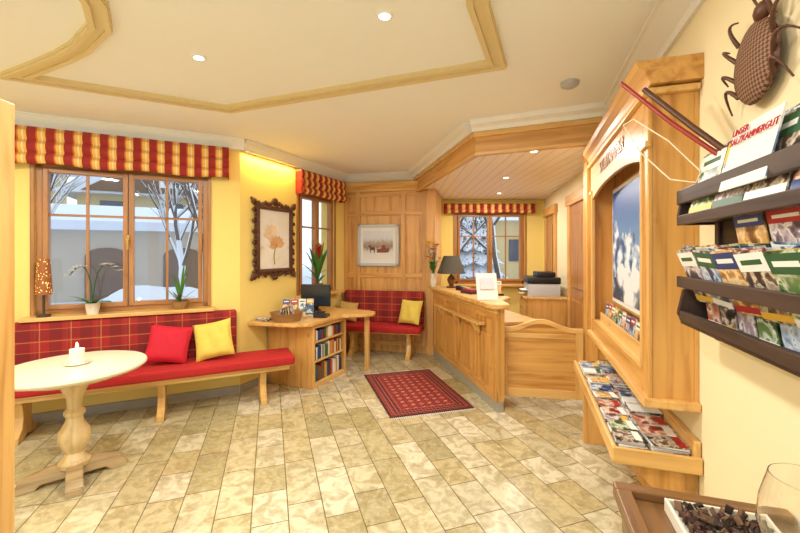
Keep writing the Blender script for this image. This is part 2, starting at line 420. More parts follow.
pts=[(-1.0,-.4),(-1.3,1.2),(-1.49,1.88),(-1.62,2.08),(-1.90,2.29),(-2.1,2.4),(-2.37,2.53),(-2.66,2.66),(-1.46,3.27),(.628,2.49),(.38,1.88),(-.2,-.6)]
def band(name,pts,w,z0,z1,mat,off=0):
    bm=bmesh.new(); n=len(pts); A=[];Bv=[]
    for i in range(n):
        q=Vector(pts[i]); d0=(q-Vector(pts[i-1])).normalized(); d1=(Vector(pts[(i+1)%n])-q).normalized()
        n0=Vector((-d0.y,d0.x)); n1=Vector((-d1.y,d1.x)); m=(n0+n1).normalized(); k=1/max(.35,m.dot(n0))
        A.append(q+m*k*(off-w/2)); Bv.append(q+m*k*(off+w/2))
    def ring(L,z): return [bm.verts.new((v.x,v.y,z)) for v in L]
    a0,b0,a1,b1=ring(A,z0),ring(Bv,z0),ring(A,z1),ring(Bv,z1)
    for i in range(n):
        j=(i+1)%n
        bm.faces.new((a0[i],a0[j],b0[j],b0[i])); bm.faces.new((a1[i],b1[i],b1[j],a1[j])); bm.faces.new((a0[i],a1[i],a1[j],a0[j])); bm.faces.new((b0[i],b0[j],b1[j],b1[i]))
    return bm
g=grp('trim_ceiling_moulding')
fin(band('m',pts,.11,H-.02,H+.001,MOULD),g,'flat_band',MOULD)
fin(band('m',pts,.028,H-.036,H-.018,MOULD,.035),g,'outer_bead',MOULD)
fin(band('m',pts,.028,H-.032,H-.018,MOULD,-.035),g,'inner_bead',MOULD)

# ------------------------------------------------------------------ windows
def window(name,F,xa,xb,za,zb,casements=2,hfrac=.66,sill=True,vm=True):
    g=grp(name,F); y0,y1=.02,.09; fw=.05; fz=FRAMEW
    bb(g,'frame_left',xa,xa+fw,y0,y1,za,zb,fz['Z']); bb(g,'frame_right',xb-fw,xb,y0,y1,za,zb,fz['Z'])
    bb(g,'frame_top',xa,xb,y0,y1,zb-fw,zb,fz['X']); bb(g,'frame_bottom',xa,xb,y0,y1,za,za+fw,fz['X'])
    a=xa+fw; b=xb-fw; w=(b-a)/casements
    for i in range(casements):
        l=a+i*w+.004; r=a+(i+1)*w-.004; s=.04; n='casement_%d_'%(i+1)
        bb(g,n+'left',l,l+s,y0-.02,y1-.02,za+fw,zb-fw,fz['Z'],.006); bb(g,n+'right',r-s,r,y0-.02,y1-.02,za+fw,zb-fw,fz['Z'],.006)
        bb(g,n+'top',l+s,r-s,y0-.02,y1-.02,zb-fw-s,zb-fw,fz['X'],.006); bb(g,n+'bottom',l+s,r-s,y0-.02,y1-.02,za+fw,za+fw+s,fz['X'],.006)
        zm=za+(zb-za)*hfrac; bb(g,n+'muntin_h',l+s,r-s,y0,y0+.03,zm-.011,zm+.011,fz['X'],.003)
        if vm: xm=(l+r)/2; bb(g,n+'muntin_v',xm-.011,xm+.011,y0,y0+.03,za+fw+s,zb-fw-s,fz['Z'],.003)
        bb(g,n+'glass',l+s-.005,r-s+.005,y0+.034,y0+.038,za+fw+s,zb-fw-s,GLASS,0)
    if casements>1:
        xm=(xa+xb)/2; bb(g,'handle_plate',xm-.012,xm+.012,y0-.03,y0-.02,(za+zb)/2-.05,(za+zb)/2+.05,BRASS,.003); bb(g,'handle_lever',xm-.01,xm+.01,y0-.06,y0-.03,(za+zb)/2-.01,(za+zb)/2+.01,BRASS,.003)
        bb(g,'handle_grip',xm-.01,xm+.01,y0-.07,y0-.055,(za+zb)/2-.1,(za+zb)/2+.01,BRASS,.004)
    bb(g,'casing_left',xa-.03,xa,-.015,.0,za,zb+.04,fz['Z']); bb(g,'casing_right',xb,xb+.03,-.015,.0,za,zb+.04,fz['Z'])
    if sill: bb(g,'sill',xa-.06,xb+.06,-.15,.02,za-.035,za,PINEL['X'],.006)
    return g
window('window_1',W,-1.02,.385,*WZ)
window('window_2',M,.98,1.84,*WZ,casements=2,vm=False)
window('window_3',O,1.0,2.27,.97,2.28,casements=2)

def valance(name,F,x0,x1,zt,zb,y=-.1,folds=3):
    g=grp(name,F); bm=bmesh.new(); nx=int((x1-x0)/.03)+2; nv=24; V=[]
    for i in range(nx+1):
        x=x0+(x1-x0)*i/nx; row=[]
        for j in range(nv+1):
            v=j/nv; k=abs(math.sin(folds*math.pi*v))
            sag=.01*math.sin(x*9+v*3)
            row.append(bm.verts.new((x,y-.04*k*(.4+.6*v)-.01*math.sin(x*14)*v,zt-(zt-zb)*v+sag*v)))
        V.append(row)
    for i in range(nx):
        for j in range(nv): bm.faces.new((V[i][j],V[i+1][j],V[i+1][j+1],V[i][j+1]))
    o=fin(bm,g,'fabric',VAL,smooth=True); md=o.modifiers.new('thick','SOLIDIFY'); md.thickness=.006
    bb(g,'return_left',x0,x0+.006,y,-.002,zb,zt,VAL,0); bb(g,'return_right',x1-.006,x1,y,-.002,zb,zt,VAL,0)
    bb(g,'head_rail',x0,x1,y,-.002,zt-.03,zt,WHITE,.002)
valance('roman_valance',W,-1.32,.585,2.66,2.33)
valance('roman_valance',M,.93,1.98,2.64,2.32)
valance('roman_valance',O,.80,2.42,2.42,2.25,folds=2)

# ------------------------------------------------------------------ benches
def bench_leg(g,name,x,y0,y1,zt):
    m=(y0+y1)/2; w=(y1-y0)/2
    pr=[(m-w,0),(m-w*.5,0),(m,.03),(m+w*.5,0),(m+w,0),(m+w,.05),(m+w*.6,.1),(m+w*.45,zt*.5),(m+w*.6,zt-.08),(m+w,zt),(m-w,zt),(m-w*.6,zt-.08),(m-w*.45,zt*.5),(m-w*.6,.1),(m-w,.05)]
    prism(g,name,pr,x-.03,x+.03,PINEL['Z'],'X',.003)
g=grp('corner_bench_sofa',W)
bb(g,'seat_board',-1.85,1.19,-.5,-.03,.375,.40,PINEL['X'])
bb(g,'seat_cushion',-1.85,1.2,-.52,-.10,.385,.475,REDF,.026,3)
bb(g,'backrest',-1.85,.66,-.13,-.025,.47,.93,PLAID,.025,3)
bb(g,'seat_apron',-1.8,1.15,-.47,-.45,.33,.375,PINEL['X'])
for i,x in enumerate((-1.62,-1.0,0.0,.90)): bench_leg(g,'leg_%d'%(i+1),x,-.47,-.12,.375)
def putpillow(name,F,x,y,z,w,h,mat,rz,rx,ry):
    a=rad(F[2]); l=Vector((F[0]+x*math.cos(a)-y*math.sin(a),F[1]+x*math.sin(a)+y*math.cos(a),z))
    o=pillow(None,name,(0,0,0),w,h,.12,mat); o.matrix_world=Matrix.Translation(l)@Matrix.Rotation(rad(rz)+a,4,'Z')@Matrix.Rotation(rad(rx),4,'X')@Matrix.Rotation(rad(ry),4,'Y')
putpillow('throw_pillow_red',W,.05,-.27,.665,.37,.36,REDC,-3,-20,9)
putpillow('throw_pillow_yellow',W,.44,-.28,.67,.36,.37,YELF,-12,-18,-10)

g=grp('back_bench_sofa',B)
bb(g,'seat_board',.02,1.30,-.5,-.05,.375,.40,PINEL['X']); bb(g,'seat_cushion',.02,1.31,-.52,-.13,.385,.475,REDF,.026,3)
bb(g,'backrest',.04,1.30,-.15,-.05,.47,.95,PLAID,.025,3)
for i,x in enumerate((.25,1.12)): bench_leg(g,'leg_%d'%(i+1),x,-.47,-.1,.375)
putpillow('throw_pillow_tan',B,.15,-.27,.645,.3,.3,TANF,25,-20,10)
putpillow('throw_pillow_yellow',B,1.13,-.30,.67,.37,.36,YELF,-22,-20,0)

# ------------------------------------------------------------------ panelling on back wall
g=grp('trim_pine_panelling',B)
bb(g,'backing',0,1.33,-.02,-.001,0,2.58,PINE['Z'],0)
for i,x in enumerate((.0,.2,.93,1.26)): bb(g,'stile_%d'%i,x,x+.07,-.04,-.018,.1,2.5,PINE['Z'])
for i,z in enumerate((.1,1.15,2.12,2.42)): bb(g,'rail_%d'%i,0,1.33,-.038,-.018,z,z+.07,PINE['X'])
prism(g,'crown',[(0,2.5),(-.05,2.5),(-.06,2.53),(-.1,2.57),(-.12,2.6),(-.12,2.63),(0,2.63)],0,1.33,PINEL['X'],'X')
g=grp('trim_pine_pier',B)
bb(g,'post',1.335,1.47,-.10,-.0,0,2.5,PINE['Z']); bb(g,'return_panel',1.43,1.47,.0,.75,.0,2.5,PINE['Z'])

g=grp('framed_winter_picture',B)
bb(g,'mat_board',.28,.86,-.06,-.052,1.37,1.94,PAPER,0)
bb(g,'print',.33,.81,-.064,-.0605,1.43,1.88,LAND,0)
DKB=simple('print_dark_brown',(90,62,50),.7)
horse=[(.44,1.53),(.45,1.53),(.455,1.58),(.50,1.58),(.505,1.53),(.515,1.53),(.52,1.6),(.515,1.625),(.46,1.625),(.445,1.66),(.42,1.655),(.415,1.64),(.435,1.63),(.44,1.6)]
prism(g,'printed_horse',horse,-.0655,-.0642,DKB,'Y')
prism(g,'printed_sleigh',[(.55,1.54),(.72,1.54),(.75,1.56),(.74,1.62),(.70,1.60),(.68,1.66),(.64,1.66),(.62,1.60),(.56,1.60)],-.0655,-.0642,simple('print_red_brown',(130,70,56),.7),'Y')
for n,a in (('left',(.24,.285,1.33,1.98)),('right',(.855,.90,1.33,1.98)),('top',(.24,.90,1.935,1.98)),('bottom',(.24,.90,1.33,1.375))): bb(g,'frame_'+n,a[0],a[1],-.075,-.041,a[2],a[3],GREYP,.006)

g=grp('ornate_carved_frame_picture',M)
cx,cz=.51,1.70
bb(g,'canvas',cx-.27,cx+.27,-.03,-.015,cz-.36,cz+.36,CANVAS,0)
bb(g,'frame_left',cx-.31,cx-.26,-.055,-.003,cz-.41,cz+.41,CARVED,.015); bb(g,'frame_right',cx+.26,cx+.31,-.055,-.003,cz-.41,cz+.41,CARVED,.015)
bb(g,'frame_top',cx-.31,cx+.31,-.055,-.003,cz+.35,cz+.40,CARVED,.015); bb(g,'frame_bottom',cx-.31,cx+.31,-.055,-.003,cz-.40,cz-.35,CARVED,.015)
bm=bmesh.new()
def blob(bm,c,r,s=(1,1,1)):
    q=bmesh.ops.create_icosphere(bm,subdivisions=2,radius=r); bmesh.ops.transform(bm,matrix=Matrix.Translation(c)@Matrix.Diagonal((s[0],s[1],s[2],1)),verts=q['verts'])
for k in range(21):
    z=cz-.42+.84*k/20
    for sx in (-1,1): blob(bm,(cx+sx*(.32+.025*math.sin(k*2.2)),-.035,z),.022,(1.2,.7,1.1))
for k in range(17):
    x=cx-.31+.62*k/16
    blob(bm,(x,-.035,cz-.41-.02*math.sin(k*2)),.022,(1.1,.7,1.2)); blob(bm,(x,-.035,cz+.41+.03*math.exp(-((x-cx)/.15)**2)+.012*math.sin(k*2)),.024,(1.1,.7,1.2))
for sx in (-1,1):
    for sz in (-1,1): blob(bm,(cx+sx*.34,-.035,cz+sz*.43),.042,(1,.6,1)); blob(bm,(cx+sx*.37,-.03,cz+sz*.46),.022,(1,.6,1))
blob(bm,(cx,-.035,cz+.47),.042,(1.1,.6,1)); blob(bm,(cx,-.035,cz-.46),.04,(1.3,.6,.8))
fin(bm,g,'carved_scrolls',CARVED,smooth=True)
bm=bmesh.new()
for k in range(7): leaf(bm,(0,0,0),rad(20+k*27),.15,.07,.0,.0)
fin(bm,g,'painted_flower',simple('painted_peach',(226,176,120),.7),(cx+.04,-.033,cz-.08),(rad(90),0,0))
bm=bmesh.new()
for k in range(5): leaf(bm,(0,0,0),rad(60+k*30),.14,.09,.0,.0)
fin(bm,g,'painted_blossom',simple('painted_cream_petal',(240,214,176),.7),(cx-.06,-.034,cz+.06),(rad(90),0,0))
tubes(g,'painted_stem',[bez((cx,-.033,cz-.3),(cx-.04,-.033,cz-.18),(cx+.03,-.033,cz-.06))],.006,simple('painted_olive',(140,130,70),.7))

# ------------------------------------------------------------------ desk with bookshelf
g=grp('corner_desk_with_bookshelf',M)
prism(g,'desk_top',[(.1,-.012),(.2,-.55),(.33,-.72),(.95,-.72),(1.12,-.95),(1.24,-1.0),(1.36,-.97),(1.42,-.84),(1.45,-.012)],.725,.765,PINEL['X'],'Z',.006)
bb(g,'side_panel_near',.40,.425,-.665,-.03,0,.725,PINE['Z']); bb(g,'side_panel_far',1.07,1.095,-.665,-.03,0,.725,PINE['Z'])
bb(g,'back_panel',.425,1.07,-.36,-.34,0,.725,PINE['Z'])
for i,z in enumerate((.03,.28,.50)): bb(g,'shelf_%d'%(i+1),.425,1.07,-.655,-.36,z,z+.02,PINEL['X'])
bb(g,'face_top_rail',.40,1.095,-.68,-.66,.68,.725,PINEL['X']); bb(g,'face_left',.40,.44,-.68,-.66,0,.68,PINEL['Z']); bb(g,'face_right',1.055,1.095,-.68,-.66,0,.68,PINEL['Z']); bb(g,'plinth',.44,1.055,-.67,-.65,0,.05,PINEL['X'])
bb(g,'desk_leg',1.27,1.32,-.9,-.85,0,.725,PINEL['Z'])
it=[]
for z,hh in ((.052,.2),(.302,.17),(.522,.14)):
    x=.45
    while x<1.02:
        w=random.uniform(.018,.045); h=hh*random.uniform(.75,1.0)
        it.append(((x+w/2,-.56,z+h/2),(w*.94,.15,h),random.choice(BOOK))); x+=w
multi(M,'row_of_books',it)

g=grp('computer_monitor',M,.93,-.33,.765,-78)
bb(g,'panel',-.2,.2,-.02,.01,.09,.37,BLACK,.008); bb(g,'screen',-.185,.185,-.023,-.019,.105,.355,simple('screen_dark',(40,48,58),.1),0); bb(g,'neck',-.03,.03,0,.03,.0,.12,BLACK,.004); bb(g,'foot',-.1,.1,-.07,.09,0,.012,BLACK,.004)
g=grp('wicker_basket',M,.34,-.36,.765,-60)
lathe(g,'body',[(.0,.0),(.15,.0),(.18,.09),(.19,.1),(.175,.1),(.14,.012),(0,.012)],WICK)
g=grp('brochure_fan',M,.34,-.36,.78,-60)
multi(g,'leaflets',[((-.06+.03*i,.0,.07+.008*i),(.012,.13,.12),COV[i%7],(0,rad(12-7*i),0)) for i in range(5)])
g=grp('desk_brochure_stand',M,.66,-.26,.765,-60)
it=[((0,.03,.01),(.38,.1,.02),PAPER)]
for i in range(4): it+=brochure((-.14+.095*i,.0,.11),(.085,.008,.2),COV[(i*2+1)%7],(rad(-14),0,0),i)
multi(g,'leaflets',it)
g=grp('leaflet_stack',M,.24,-.12,.765,0); multi(g,'sheets',[((0,0,.01+.006*i),(.1,.16,.006),COV[i%7],(0,0,rad(4*i))) for i in range(5)])
g=grp('desk_telephone',M,.72,-.57,.765,-70); prism(g,'base',[(-.09,0),(.09,0),(.09,.03),(-.09,.06)],-.08,.08,BLACK,'X',.004); box(g,'handset',(-.05,0,.065),(.045,.19,.03),BLACK,.012)

# ------------------------------------------------------------------ plants
random.seed(3); g=grp('potted_orchid',W,-.58,-.08,.97)
lathe(g,'pot',[(0,0),(.045,0),(.06,.1),(.065,.105),(.055,.105),(.05,.08),(0,.08)],CERAM)
bm=bmesh.new()
for k in range(9): leaf(bm,(0,0,.085),k*2.4+3,random.uniform(.18,.28),.05,random.uniform(.3,.9),.3)
fin(bm,g,'leaves',GREEN)
P=[]
for s,xx,zz in ((-1,.17,.36),(1,.21,.40)): P.append(bez((0,0,.09),(s*.02,0,.62),(s*xx,-.02,zz)))
tubes(g,'stems',P,.005,DGREEN)
bm=bmesh.new()
for p_ in P:
    for q in p_[-5:]:
        for k in range(6): leaf(bm,(q[0],q[1]-.012,q[2]),k*1.047,.045,.04,.5,.2,4)
fin(bm,g,'blossoms',WHITEP)
g=grp('plant_in_wicker_basket',W,.13,-.07,.97); random.seed(5)
lathe(g,'basket',[(0,0),(.05,0),(.072,.07),(.076,.08),(.066,.08),(.045,.012),(0,.012)],WICK); cyl(g,'soil',(0,0,.06),.058,.01,DARKW['X'])
bm=bmesh.new()
for k in range(16): leaf(bm,(0,0,.06),k*2.4,random.uniform(.16,.3),.022,random.uniform(.7,2.4),random.uniform(.2,.6),mi=0)
for k in range(5): leaf(bm,(.02*math.cos(k*1.3),.02*math.sin(k*1.3),.12),k*1.3,.07,.03,.4,.3,5,mi=1)
fin(bm,g,'leaves',[GREEN,PINK])
g=grp('potted_red_bromeliad',M,1.32,-.07,.97)
lathe(g,'pot',[(0,0),(.06,0),(.078,.13),(.083,.14),(.07,.14),(.065,.11),(0,.11)],TERRA)
bm=bmesh.new(); random.seed(4)
for k in range(18): leaf(bm,(0,0,.13+.012*k),k*2.4,random.uniform(.24,.42),.05,random.uniform(.7,2.2),random.uniform(.1,.5),mi=0)
for k in range(14): leaf(bm,(0,0,.36+.02*k),k*2.1,.17,.06,random.uniform(.8,1.8),.2,mi=1)
fin(bm,g,'leaves_and_bracts',[GREEN,simple('bract_red',(196,44,40),.5)]); cyl(g,'stem',(0,0,.3),.012,.36,DGREEN)
g=grp('perforated_table_lantern',W,-.93,-.085,.97)
cyl(g,'shade',(0,0,.36),.062,.32,LANT,.045); cyl(g,'stem',(0,0,.1),.01,.19,DARKW['Z']); cyl(g,'base',(0,0,.01),.05,.02,DARKW['Z'])

# ------------------------------------------------------------------ round table + candle
g=grp('round_pedestal_table',(-2.24,2.65,40))
lathe(g,'top',[(0,.735),(.40,.735),(.415,.745),(.42,.757),(.415,.768),(.40,.772),(0,.772)],CREAMW,seg=72)
lathe(g,'apron',[(0,.69),(.27,.69),(.29,.70),(.29,.735),(0,.735)],TURNW,seg=48)
lathe(g,'turned_column',[(0,.09),(.085,.09),(.09,.12),(.06,.15),(.05,.18),(.075,.22),(.09,.28),(.085,.33),(.055,.38),(.045,.42),(.06,.44),(.06,.46),(.04,.48),(.045,.55),(.075,.62),(.095,.66),(.1,.69),(0,.69)],TURNW)
fp=[(-.29,0),(-.20,0),(-.17,.03),(.17,.03),(.20,0),(.29,0),(.29,.05),(.25,.08),(.12,.11),(-.12,.11),(-.25,.08),(-.29,.05)]
prism(g,'foot_beam_1',fp,-.045,.045,GREYW,'Y',.005); prism(g,'foot_beam_2',[(a,b*.99) for a,b in fp],-.045,.045,GREYW,'X',.005)
g=grp('lit_candle',(-2.24,2.65,0),0,.02,.772)
lathe(g,'glass_dish',[(0,0),(.06,0),(.075,.012),(.07,.014),(.055,.005),(0,.005)],CERAM); cyl(g,'candle',(0,0,.055),.042,.1,WAX)
cyl(g,'wick',(0,0,.112),.002,.014,BLACK); lathe(g,'flame',[(0,.11),(.007,.118),(.009,.128),(.005,.142),(0,.155)],FLAME,seg=12)

g=grp('oriental_rug',(.145,4.32,16))
bb(g,'pile',-.43,.43,-.65,.65,.001,.012,RUG,.003)
multi(g,'fringe',[((-.42+.02*i,s*.665,.004),(.008,.03,.004),PAPER) for i in range(43) for s in (-1,1)])

# ------------------------------------------------------------------ reception counter
g=grp('reception_counter',K)
bb(g,'front_board',0,2.10,-.07,0,.1,1.0,PINE['Z'])
bb(g,'stone_plinth',0.0,2.10,-.06,.004,0,.1,TILEG)
prism(g,'counter_top',[(-.04,-.10),(-.05,.0),(-.02,.06),(.05,.085),(2.08,.085),(2.1,-.42),(.55,-.42),(.3,-.2),(.05,-.14)],1.0,1.045,PINEL['Y'],'Z',.008)
bb(g,'under_moulding',.0,2.08,0,.03,.95,1.0,PINEL['X'],.008)
for i in range(5):
    x=.0+i*.505; bb(g,'stile_%d'%i,x,min(x+.075,2.10),0,.018,.1,.95,PINE['Z'])
bb(g,'rail_low',0,2.10,0,.016,.1,.19,PINE['X']); bb(g,'rail_top',0,2.10,0,.016,.88,.95,PINE['X'])
for i in range(4):
    x=.075+i*.505; bb(g,'raised_panel_%d'%i,x+.05,x+.38,0,.012,.24,.72,PINE['Z'],.008)
bb(g,'bag_rail',.25,1.75,.02,.11,.80,.83,PINEL['X'],.008)
for i,x in enumerate((.4,1.0,1.6)): prism(g,'bag_rail_bracket_%d'%i,[(.015,.68),(.03,.68),(.1,.78),(.1,.8),(.015,.8)],x-.015,x+.015,PINEL['Z'],'X')
bb(g,'work_surface',.6,2.05,-.85,-.07,.72,.75,PINEL['Y']); bb(g,'desk_panel',.6,.63,-.85,-.07,0,.72,PINE['Z'])

g=grp('swing_gate',G)
gp=[(0,.12),(.78,.12)]
top=[]
for i in range(25):
    u=i/24; x=.78*(1-u); v=abs(2*u-1); zt=.79+.085*(.5+.5*math.cos(math.pi*min(1,v*1.25))) ; top.append((x,zt))
prism(g,'panel',gp+top,-.0,.025,PINE['X'],'Y')
prism(g,'top_cap',[(x,z+.012) for x,z in top]+[(x,z-.03) for x,z in top[::-1]],-.012,.037,PINEL['X'],'Y')
bb(g,'stile_left',0,.07,-.012,0,.12,.76,PINEL['Z']); bb(g,'stile_right',.71,.78,-.012,0,.12,.76,PINEL['Z'])
bb(g,'rail_bottom',.07,.71,-.012,0,.12,.2,PINEL['X']); bb(g,'rail_upper',.07,.71,-.012,0,.70,.75,PINEL['X']); cyl(g,'knob',(.06,-.03,.68),.015,.03,BRASS,rot=(rad(90),0,0))
g=grp('trim_gate_post',G); bb(g,'post',.80,.90,-.05,.06,0,2.5,PINE['Z']); bb(g,'cap',.79,.91,-.06,.07,2.42,2.5,PINEL['X'])
bb(g,'infill',.90,.97,-.02,.02,0,2.5,PINE['Z'])

g=grp('table_lamp',K,1.78,-.16,1.045)
lathe(g,'base',[(0,0),(.07,0),(.075,.015),(.03,.03),(.045,.07),(.06,.11),(.045,.15),(.018,.18),(.012,.24),(0,.24)],simple('lamp_base_brown',(110,70,40),.3))
lathe(g,'shade',[(.20,.2),(.11,.45),(.107,.45),(.196,.2)],OLIVE)
g=grp('flower_vase_bouquet',K,2.0,.04,1.045)
lathe(g,'vase',[(0,0),(.035,0),(.045,.08),(.035,.15),(.04,.19),(.036,.19),(.03,.15),(0,.02)],CERAM)
random.seed(9); P=[];bm=bmesh.new()
for k in range(30):
    a=random.uniform(0,6.28); r=random.uniform(.02,.13); q=(r*math.cos(a),.03+r*math.sin(a),random.uniform(.32,.68)); P.append(bez((0,0,.12),(q[0]*.2,q[1]*.2,.3),q,6))
    for j in range(8): leaf(bm,q,j*.8,.06,.05,.7,.1,4,mi=(k%4)%3)
for k in range(14): leaf(bm,(0,0,.2),k*2.1,.15,.05,random.uniform(1.2,2.6),.3,mi=3)
fin(bm,g,'flowers',[simple('petal_yellow',(240,204,96),.6),WHITEP,PINK,GREEN]); tubes(g,'stems',P,.003,GREEN)
g=grp('info_sign_card',K,.38,-.06,1.045,-95)
box(g,'card',(0,0,.14),(.23,.006,.28),PAPER,.001,(rad(-14),0,0)); box(g,'print',(0,-.006,.17),(.15,.002,.12),simple('print_grey',(206,208,214),.6),0,(rad(-14),0,0)); bb(g,'foot',-.1,.1,-.05,.06,0,.01,PAPER,.002)
g=grp('guest_books',K,1.0,-.2,1.045,15); multi(g,'books',[((0,0,.015),(.22,.3,.03),BOOK[5]),((.01,0,.04),(.2,.27,.02),BOOK[0])])
g=grp('leaflet_holder',K,.72,-.28,1.045,-95)
it=[((0,.01,.01),(.26,.1,.02),BLACK)]
for i in range(3): it+=brochure((-.08+.08*i,0,.09),(.07,.01,.16),COV[i+1],(rad(-12),0,0),i)
multi(g,'holder',it)
g=grp('card_terminal',K,1.35,-.15,1.045,-70); prism(g,'body',[(-.08,0),(.08,0),(.08,.06),(-.08,.03)],-.04,.04,BLACK,'X',.006)

g=grp('office_cabinet',I,1.48,-.3,0)
bb(g,'carcass',-.34,.34,-.25,.28,.05,.9,PINE['Z']); bb(g,'top',-.355,.355,-.28,.29,.9,.93,PINEL['X']); bb(g,'plinth',-.33,.33,-.22,.27,0,.05,DARKW['X'])
for i in range(3): bb(g,'drawer_%d'%i,-.31,.31,-.265,-.25,.08+.27*i,.33+.27*i,PINEL['X'],.006); cyl(g,'knob_%d'%i,(0,-.28,.21+.27*i),.012,.03,BRASS,rot=(rad(90),0,0))
g=grp('office_printer',I,1.55,-.30,.93)
bb(g,'lower_body',-.24,.24,-.22,.2,0,.18,GREYP,.015); bb(g,'scanner',-.25,.25,-.23,.21,.18,.27,BLACK,.015); bb(g,'feeder',-.15,.2,-.1,.15,.27,.34,BLACK,.012); bb(g,'tray',-.14,.14,-.31,-.2,.06,.075,BLACK,.003); bb(g,'paper',-.1,.1,-.3,-.19,.075,.085,PAPER,0)
g=grp('fax_machine',I,1.21,-.30,.93,0); prism(g,'body',[(-.15,0),(.16,0),(.16,.16),(-.15,.08)],-.07,.07,BLACK,'X',.008); bb(g,'handset',-.05,-.01,-.1,.1,.14,.17,BLACK,.01)

for i,(a,b) in enumerate(((2.0,2.85),(.35,1.0))):
    g=grp('door_%d'%(i+1),I)
    bb(g,'casing_left',a-.1,a,-.04,-.001,0,2.15,PINE['Z'],.008); bb(g,'casing_right',b,b+.1,-.04,-.001,0,2.15,PINE['Z'],.008); bb(g,'casing_head',a-.14,b+.14,-.055,-.001,2.15,2.29,PINE['X'],.01)
    bb(g,'leaf',a,b,-.02,-.001,0,2.15,FRAMEW['Z'],0)
    for j,(zz0,zz1) in enumerate(((.15,.95),(1.1,2.0))): bb(g,'panel_%d'%j,a+.12,b-.12,-.032,-.018,zz0,zz1,FRAMEW['Z'],.008)
    cyl(g,'handle',(b-.06,-.06,1.03),.01,.1,BRASS,rot=(0,rad(90),0)); cyl(g,'handle_stem',(b-.03,-.04,1.03),.008,.05,BRASS,rot=(rad(90),0,0))

# ------------------------------------------------------------------ right wall cabinet
g=grp('poster_display_cabinet',Rw)
x0,x1,z0,z1,d=.47,2.10,.86,2.34,-.185
S=.075
bb(g,'back',x0,x1,-.02,-.002,z0,z1,PINE['Z'],0)
bb(g,'side_near',x1-.03,x1,d,-.02,z0,z1,PINE['Z']); bb(g,'side_far',x0,x0+.03,d,-.02,z0,z1,PINE['Z'])
bb(g,'stile_near',x1-S,x1+.005,d-.02,d,z0,z1,PINE['Z'],.005); bb(g,'stile_far',x0-.005,x0+S,d-.02,d,z0,z1,PINE['Z'],.005)
bb(g,'stile_near_bead',x1-S-.02,x1-S,d-.03,d,z0+.12,z1-.3,PINEL['Z'],.006); bb(g,'stile_far_bead',x0+S,x0+S+.02,d-.03,d,z0+.12,z1-.3,PINEL['Z'],.006)
bb(g,'rail_bottom',x0+S,x1-S,d-.02,d,z0,z0+.12,PINE['X']); bb(g,'frieze',x0+S,x1-S,d-.02,d,z1-.28,z1,PINE['X'])
w_=x1-x0-2*S
pr=[(x0+S,z1-.279)]+[(x0+S+w_*k/20,z1-.28-.07*(abs(2*k/20-1)**2.6)) for k in range(21)]+[(x1-S,z1-.279)]
prism(g,'arched_header',pr,d-.022,d-.002,PINE['X'],'Y')
bb(g,'inner_floor',x0+.03,x1-.03,d,-.02,z0+.1,z0+.12,PINEL['X']); bb(g,'inner_top',x0+.03,x1-.03,d,-.02,z1-.14,z1-.12,PINEL['X'])
bb(g,'base_moulding',x0-.03,x1+.03,d-.045,-.002,z0-.03,z0+.01,PINEL['X'],.008)
prism(g,'crown_front',[(-.002,z1-.02),(d-.02,z1-.02),(d-.03,z1),(d-.04,z1+.03),(d-.07,z1+.06),(d-.08,z1+.09),(-.002,z1+.09)],x0-.06,x1+.05,PINE['X'],'X')
bb(g,'crown_bead',x0-.04,x1+.03,d-.045,-.002,z1-.06,z1-.03,PINEL['X'],.008)
bb(g,'pilaster_cap_near',x1-S-.01,x1+.02,d-.035,d-.01,z1-.3,z1-.27,PINEL['X'],.005); bb(g,'pilaster_cap_far',x0-.01,x0+S+.01,d-.035,d-.01,z1-.3,z1-.27,PINEL['X'],.005)
bb(g,'poster_margin',x0+.32,x1-.06,-.098,-.0905,1.17,2.03,PAPER,0)
bb(g,'poster',x0+.35,x1-.09,-.102,-.0985,1.20,2.00,POSTER,0)
bb(g,'poster_board',x0+.3,x1-.04,-.09,-.02,1.15,2.05,PINEL['X'],0)
bb(g,'leaflet_ledge',x0+.2,x1-.1,-.165,-.155,z0+.12,z0+.2,PINEL['X'])
cu=bpy.data.curves.new('lettering','FONT'); cu.body='SALZKAMMER'; cu.size=.12; cu.extrude=.002; cu.align_x='CENTER'; cu.materials.append(FRAMEW['X'])
o=bpy.data.objects.new('lettering',cu); COL.objects.link(o); o.parent=g; o.location=((x0+x1)/2,d-.024,z1-.19); o.rotation_euler=(rad(90),0,0)
random.seed(21)
g=grp('cabinet_leaflets',Rw); it=[]
for i in range(12): it+=brochure((.74+.11*i,-.128,1.065+.01*(i%2)),(.095,.008,.15),COV[(i*3)%7],(rad(-8),0,0),i)
multi(g,'leaflets',it)

